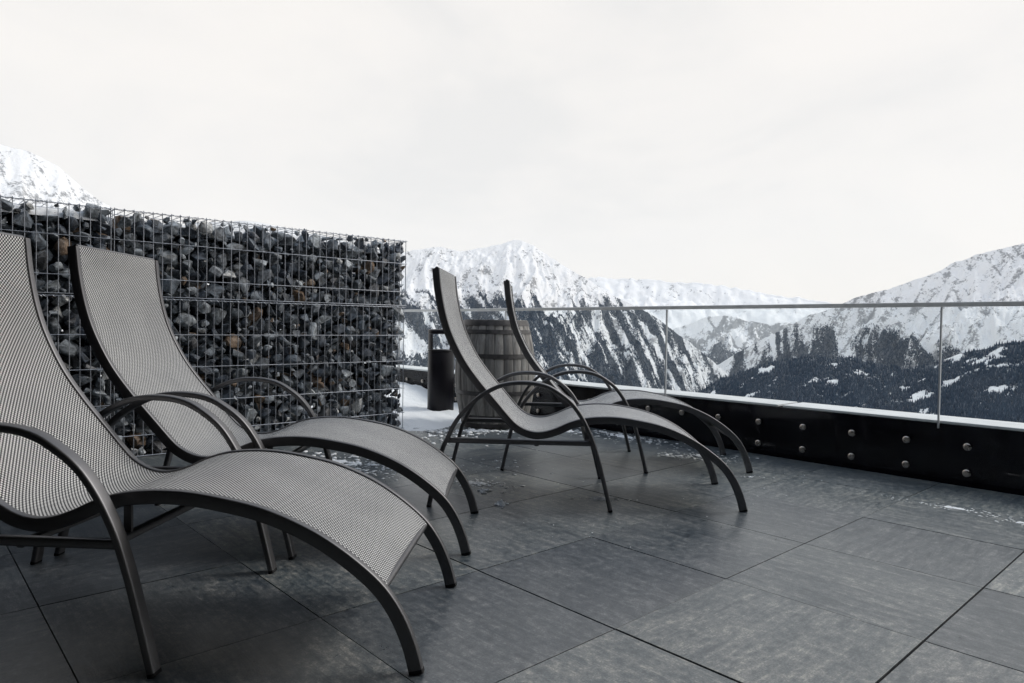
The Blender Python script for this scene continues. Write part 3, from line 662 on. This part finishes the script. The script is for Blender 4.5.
# ------------------------------------------------------------------ mountains
def terrain(name, sky, D, label, front, back, slope, na, nt, gul, gw, seed, tree=None, rock=(.62, .95), rockfs=.012, zbot=-620, jag=(.055, .008), D_var=None, rockamt=0.0, treeh=16, ground_wood=.8):
    """sky: list of (azimuth, elevation) of the crest; D distance of the crest; the slope towards the terrace is `front` metres long in plan"""
    az = np.array([p[0] for p in sky]); el = np.array([p[1] for p in sky])
    A = np.linspace(az[0], az[-1], na); E = np.interp(A, az, el)
    Dd = np.full(na, float(D)) if D_var is None else np.interp(A, [p[0] for p in D_var], [p[1] for p in D_var])
    zr = H + Dd * np.tan(np.radians(E))
    sA = np.radians(A - A[0]) * D                                       # metres along the crest
    jit = (ridged(sA / (D * jag[0]), sA * 0, seed + 50, 5, .62) - .62) * D * jag[1]
    tt = np.concatenate([-np.linspace(back, 0, 14, endpoint=False), np.linspace(0, 1, nt) ** 1.35 * front])
    def height(a_s, zr_, t):
        wx = a_s + 160 * (fbm(a_s / 420, t / 420, seed + 3, 3) - .5) * gw / 120
        g = ridged(wx / gw, t / (gw * 5.0), seed, 4, .55)
        g2 = ridged(wx / gw * 2.7 + 5, t / (gw * 2.4), seed + 20, 4, .55)
        amp = gul * np.clip(np.abs(t) / (gw * 1.6), 0, 1)
        big = (fbm(a_s / (gw * 4), t / (gw * 4), seed + 9, 3) - .5) * gul * 2.2 * np.clip(np.abs(t) / (gw * 3), 0, 1)
        base = zr_ - np.where(t > 0, slope * t * (1 - .22 * np.clip(t / front, 0, 1)), -.55 * t * -1.0 * -1.0)
        return base - amp * (1 - g) - amp * .50 * (1 - g2) - gul * .30 * (1 - ridged((a_s + .4 * t) / (gw * .34), t / (gw * .8), seed + 44, 4, .6)) * np.clip(np.abs(t) / 30, 0, 1) + big + (fbm(a_s / (gw * .45), t / (gw * .8), seed + 30, 5, .62) - .5) * gul * .62 * np.clip(np.abs(t) / 40, 0.05, 1), g, g2
    T, Sg = np.meshgrid(tt, sA); _, ZR = np.meshgrid(tt, zr); ZR = ZR + jit[:, None] * np.exp(-np.abs(T) / (D * .022)); _, DD = np.meshgrid(tt, Dd); _, AA = np.meshgrid(tt, np.radians(A))
    Z, g, g2 = height(Sg, ZR, T); Z = np.maximum(Z, zbot)
    r = DD - T; X = r * np.sin(AA); Y = r * np.cos(AA)
    n, m_ = X.shape; v = np.c_[X.ravel(), Y.ravel(), Z.ravel()]
    i = np.arange(n * m_).reshape(n, m_); q = np.c_[i[:-1, :-1].ravel(), i[:-1, 1:].ravel(), i[1:, 1:].ravel(), i[1:, :-1].ravel()]
    me = bpy.data.meshes.new(name); me.from_pydata(v.tolist(), [], q.tolist())
    def wood(s_, t, z, g, g2):
        if tree is None: return np.zeros_like(z)
        line, soft, streak, pat = tree['line'] - tree.get('drop', 0) * np.clip(s_ / sA[-1] - .50, 0, 1), tree['soft'], tree['streak'], tree['patch']
        w = np.clip((line - z) / soft + .5, 0, tree.get('cap', .8)); s_ = s_ + tree.get('shear', 0) * t
        w = np.minimum(w + streak * (g - .62) * 3 + .5 * streak * (g2 - .6) * 2 + pat * (fbm(s_ / tree['ps'], t / (tree['ps'] * tree.get('asp', 2.2)), seed + 70, 4, .6) - .5) * 3, np.clip((line + soft * tree.get('over', .9) - z) / (soft * .5), -1, 9))
        return w
    W = wood(Sg, T, Z, g, g2)
    a = me.attributes.new('wood', 'FLOAT', 'POINT'); a.data.foreach_set('value', np.clip(W * ground_wood, -1, 1).astype(np.float32).ravel())
    q_ = D / 3300.0
    rib = ridged((Sg + .55 * T) / (75 * q_), T / (210 * q_), seed + 80, 5, .62); rib2 = ridged((Sg - .5 * T) / (48 * q_), T / (120 * q_), seed + 84, 4, .6)
    k = (np.maximum(rib, rib2 * .97) - .66) * 2.6 + (fbm(Sg / (260 * q_), T / (260 * q_), seed + 90, 4) - .5) * .8 + .18 + rockamt
    a = me.attributes.new('rock', 'FLOAT', 'POINT'); a.data.foreach_set('value', k.astype(np.float32).ravel())
    me.materials.append(m_mountain(name + '_slope', rock[0], rock[1], rockfs)); me.shade_smooth(); me.update()
    o = link(bpy.data.objects.new(name, me)); tag(o, label, 'mountain', kind='structure')
    if tree:
        M = tree['n']; s_ = rng.uniform(0, sA[-1], M * 3); t = front * rng.uniform(0, 1, M * 3) ** .8
        zz, g_, gg = height(s_, np.interp(s_, sA, zr) + np.interp(s_, sA, jit) * np.exp(-t / (D * .022)), t); w = wood(s_, t, zz, g_, gg)
        keep = (rng.uniform(0, 1, M * 3) < np.clip((w - .30) * 2.6, 0, 1)) & (zz > zbot + 2)
        s_, t, zz = s_[keep][:M], t[keep][:M], zz[keep][:M]; k = len(s_)
        az_ = np.interp(s_, sA, np.radians(A)); rr = np.interp(s_, sA, Dd) - t
        hh = treeh * rng.uniform(.55, 1.25, k); rad = hh * rng.uniform(.17, .26, k); n5 = 5
        V = np.zeros((k, n5 + 1, 3)); ph = rng.uniform(0, 6.28, k)
        cx, cy = rr * np.sin(az_), rr * np.cos(az_)
        for j in range(n5):
            V[:, j, 0] = cx + rad * np.cos(ph + j * 2 * math.pi / n5); V[:, j, 1] = cy + rad * np.sin(ph + j * 2 * math.pi / n5); V[:, j, 2] = zz - .5
        V[:, n5, 0] = cx + rng.normal(0, .3, k); V[:, n5, 1] = cy; V[:, n5, 2] = zz + hh
        F = np.zeros((k, n5, 3), dtype=np.int64); b = (np.arange(k) * (n5 + 1))[:, None]
        for j in range(n5): F[:, j, 0] = b[:, 0] + j; F[:, j, 1] = b[:, 0] + (j + 1) % n5; F[:, j, 2] = b[:, 0] + n5
        me = bpy.data.meshes.new('forest'); nv = k * (n5 + 1); nf = k * n5
        me.vertices.add(nv); me.vertices.foreach_set('co', V.astype(np.float32).ravel())
        me.loops.add(nf * 3); me.loops.foreach_set('vertex_index', F.astype(np.int32).ravel())
        me.polygons.add(nf); me.polygons.foreach_set('loop_start', np.arange(0, nf * 3, 3, dtype=np.int32))
        me.update(calc_edges=True); me.materials.append(FOREST)
        fo = link(bpy.data.objects.new('forest', me)); tag(fo, tree['label'], 'forest', kind='stuff')

S_left = [(-1.99, 12.03), (2.57, 12.5), (5.64, 11.44), (7.27, 11.18), (8.97, 10.37), (10.44, 9.2), (11.97, 8.05), (14.51, 6.27), (17.87, 4.48), (22.16, 1.73)]
S_central = [(22.16, 2.6), (27.45, 3.9), (31.4, 5.38), (33.82, 5.94), (36.27, 6.42), (37.92, 6.21), (39.58, 6.40), (41.24, 6.72), (42.2, 6.98), (43.0, 7.12), (44.16, 6.66), (45.84, 5.6), (47.51, 4.54), (49.59, 3.32), (51.65, 2.18), (53.69, 1.14), (54.91, 0.34), (56.91, -1.17), (58.49, -2.5), (60.05, -3.81), (62.33, -5.29), (65.27, -6.9)]
S_far = [(49.65, -0.23), (54.52, -0.4), (56.88, 0.28), (58.03, 0.86), (59.57, 1.04), (61.08, 0.82), (62.2, 0.67), (62.94, 0.45), (64.03, 0.61), (65.11, 0.32), (67.9, -0.32)]
S_right = [(54.63, -5.86), (56.98, -4.48), (58.89, -3.13), (60.76, -1.8), (62.6, -0.66), (64.39, 0.39), (65.44, 1.01), (67.17, 1.63), (68.52, 2.24), (69.83, 2.75), (71.75, 3.38), (72.99, 4.0), (73.89, 4.33), (74.78, 4.72), (76.22, 5.49), (77.62, 5.83), (78.92, 6.09), (81.79, 6.8), (86.39, 7.18)]
S_near = [(54.65, -6.83), (56.22, -5.96), (57.53, -5.1), (59.29, -4.08), (61.17, -3.21), (63.01, -2.52), (65.16, -2.14), (67.26, -2.0), (69.29, -2.08), (70.93, -2.39), (72.21, -2.56), (73.75, -2.21), (75.24, -1.65), (76.67, -1.19), (77.79, -0.81), (79.09, -0.57), (82.95, -0.03), (87.42, 0.36)]
S_fw = [(30, 2.4), (39.62, 2.9), (46.25, 3.7), (49.55, 4.1), (53.61, 3.9), (57.57, 3.7), (61.38, 3.1), (65.04, 2.5), (68.52, 1.9), (71.8, 1.4)]
terrain('mountain', S_left, 2400, 'snowy ridge rising at the far left above the wire stone wall', 900, 500, .75, 260, 80, 36, 90, 21, rock=(.46, .85), rockfs=.03)
terrain('mountain', S_central, 3300, 'broad snow peak behind the barrel with dark forest on its lower flank', 1500, 900, .62, 560, 200, 85, 130, 31,
        tree=dict(line=90, soft=90, streak=.48, patch=1.15, ps=46, asp=3.4, shear=-.7, n=150000, label='dark conifer forest on the lower flank of the broad snow peak'), rock=(.42, .78), rockfs=.018, treeh=7)
terrain('mountain', S_far, 9500, 'distant grey mountain closing the valley beyond the two nearer slopes', 3200, 1500, .62, 260, 110, 190, 260, 41,
        tree=dict(line=-230, soft=330, streak=.6, patch=.40, ps=200, asp=4, n=24000, label='far thin forest on the grey mountain closing the valley'), rock=(.30, .62), rockfs=.006, zbot=-1500, treeh=18, rockamt=.1, ground_wood=.7)
terrain('mountain', S_right, 4300, 'long snowy mountainside on the right with streaks of forest between gullies', 1900, 900, .60, 500, 190, 100, 150, 51,
        tree=dict(line=-25, soft=150, drop=620, over=.6, streak=1.1, patch=.55, ps=90, asp=4, n=110000, label='streaks of dark forest between the gullies of the right mountainside'), rock=(.38, .74), rockfs=.018, zbot=-900, treeh=9)
terrain('mountain', S_near, 1750, 'wooded foothill in front of the right mountainside with small snowy clearings', 900, 500, .40, 340, 170, 22, 120, 61,
        tree=dict(line=200, soft=100, streak=.12, patch=.95, ps=45, asp=.7, shear=.5, cap=.80, n=150000, label='dense dark conifer forest on the foothill behind the glass'), rock=(1.8, 2.4), treeh=7.5, ground_wood=1.0)
terrain('mountain', S_fw, 14000, 'faint white range in the haze far behind the handrail', 5800, 1000, .42, 260, 90, 190, 330, 71, rock=(.85, 1.6), rockfs=.005, zbot=-1500, jag=(.020, .007))
mb = MB(); mb.add([(-15500, -15500, -1502), (15500, -15500, -1502), (15500, 15500, -1502), (-15500, 15500, -1502)], [(0, 1, 2, 3)])
tag(mb.build('valley_ground', SNOW), kind='structure')

# ------------------------------------------------------------------ air
def haze():
    m, nt, out = mat('valley_air'); pv = N(nt, 'ShaderNodeVolumePrincipled')
    pv.inputs['Color'].default_value = (.90, .94, .98, 1); pv.inputs['Density'].default_value = 1.6e-5; pv.inputs['Anisotropy'].default_value = .0
    L(nt, pv.outputs[0], out.inputs['Volume'])
    mb = MB(); mb.box(-16000, 16000, -16000, 16000, -1503, 2600); o = mb.build('haze', m); tag(o, 'pale cold air over the valley', 'haze', kind='stuff')
haze()

# ------------------------------------------------------------------ sky and sun
AZ, EL = R(113), R(42)         # veiled sun to the right of the view, beyond the balustrade
w = bpy.data.worlds.new('World'); sc.world = w; w.use_nodes = True; nt = w.node_tree; nt.nodes.clear()
wo = nt.nodes.new('ShaderNodeOutputWorld'); bg = nt.nodes.new('ShaderNodeBackground'); bg.inputs['Strength'].default_value = .1
sky = nt.nodes.new('ShaderNodeTexSky'); sky.sky_type = 'NISHITA'; sky.sun_disc = False; sky.sun_elevation = EL; sky.sun_rotation = AZ
tc = nt.nodes.new('ShaderNodeTexCoord')
n1 = noise(nt, mapping(nt, tc.outputs['Generated'], (1.0, 1.0, 2.4)), 2.3, 6, .55, .5)
cl = ramp(nt, n1, [(.30, (8.1, 8.05, 7.98)), (.62, (9.35, 9.2, 9.02))])
# colour ramps clip at 1, so scale the cloud deck after the ramp
cl = ramp(nt, n1, [(.34, (.868, .862, .852)), (.47, (.938, .920, .898)), (.60, (.975, .950, .920))])
sk = mixc(nt, 1.0, cl, (7.76, 7.66, 7.54), 'MULTIPLY')
sz = N(nt, 'ShaderNodeSeparateXYZ'); L(nt, tc.outputs['Generated'], sz.inputs[0])
sk = mixc(nt, ramp(nt, sz.outputs[2], [(.48, 0), (.85, 1)]), sk, (4.5, 5.4, 6.7))       # thinner, bluer cloud overhead
fin = mixc(nt, .95, sky.outputs[0], sk)
L(nt, fin, bg.inputs['Color']); L(nt, bg.outputs[0], wo.inputs[0])
sun = bpy.data.objects.new('sun', bpy.data.lights.new('sun', 'SUN')); link(sun)
sun.data.energy = 1.5; sun.data.angle = R(22); sun.data.color = (1, .96, .90)
dv = Vector((math.sin(AZ) * math.cos(EL), math.cos(AZ) * math.cos(EL), math.sin(EL)))
sun.rotation_euler = dv.to_track_quat('Z', 'Y').to_euler()

sc.view_settings.view_transform = 'Standard'; sc.view_settings.look = 'None'; sc.view_settings.exposure = .4; sc.view_settings.gamma = 1; sc.view_settings.use_curve_mapping = False
sc.render.engine = 'CYCLES'; sc.cycles.max_bounces = 8; sc.cycles.transparent_max_bounces = 16; sc.cycles.volume_bounces = 1; sc.cycles.caustics_reflective = False; sc.cycles.caustics_refractive = False
sc.cycles.use_denoising = True
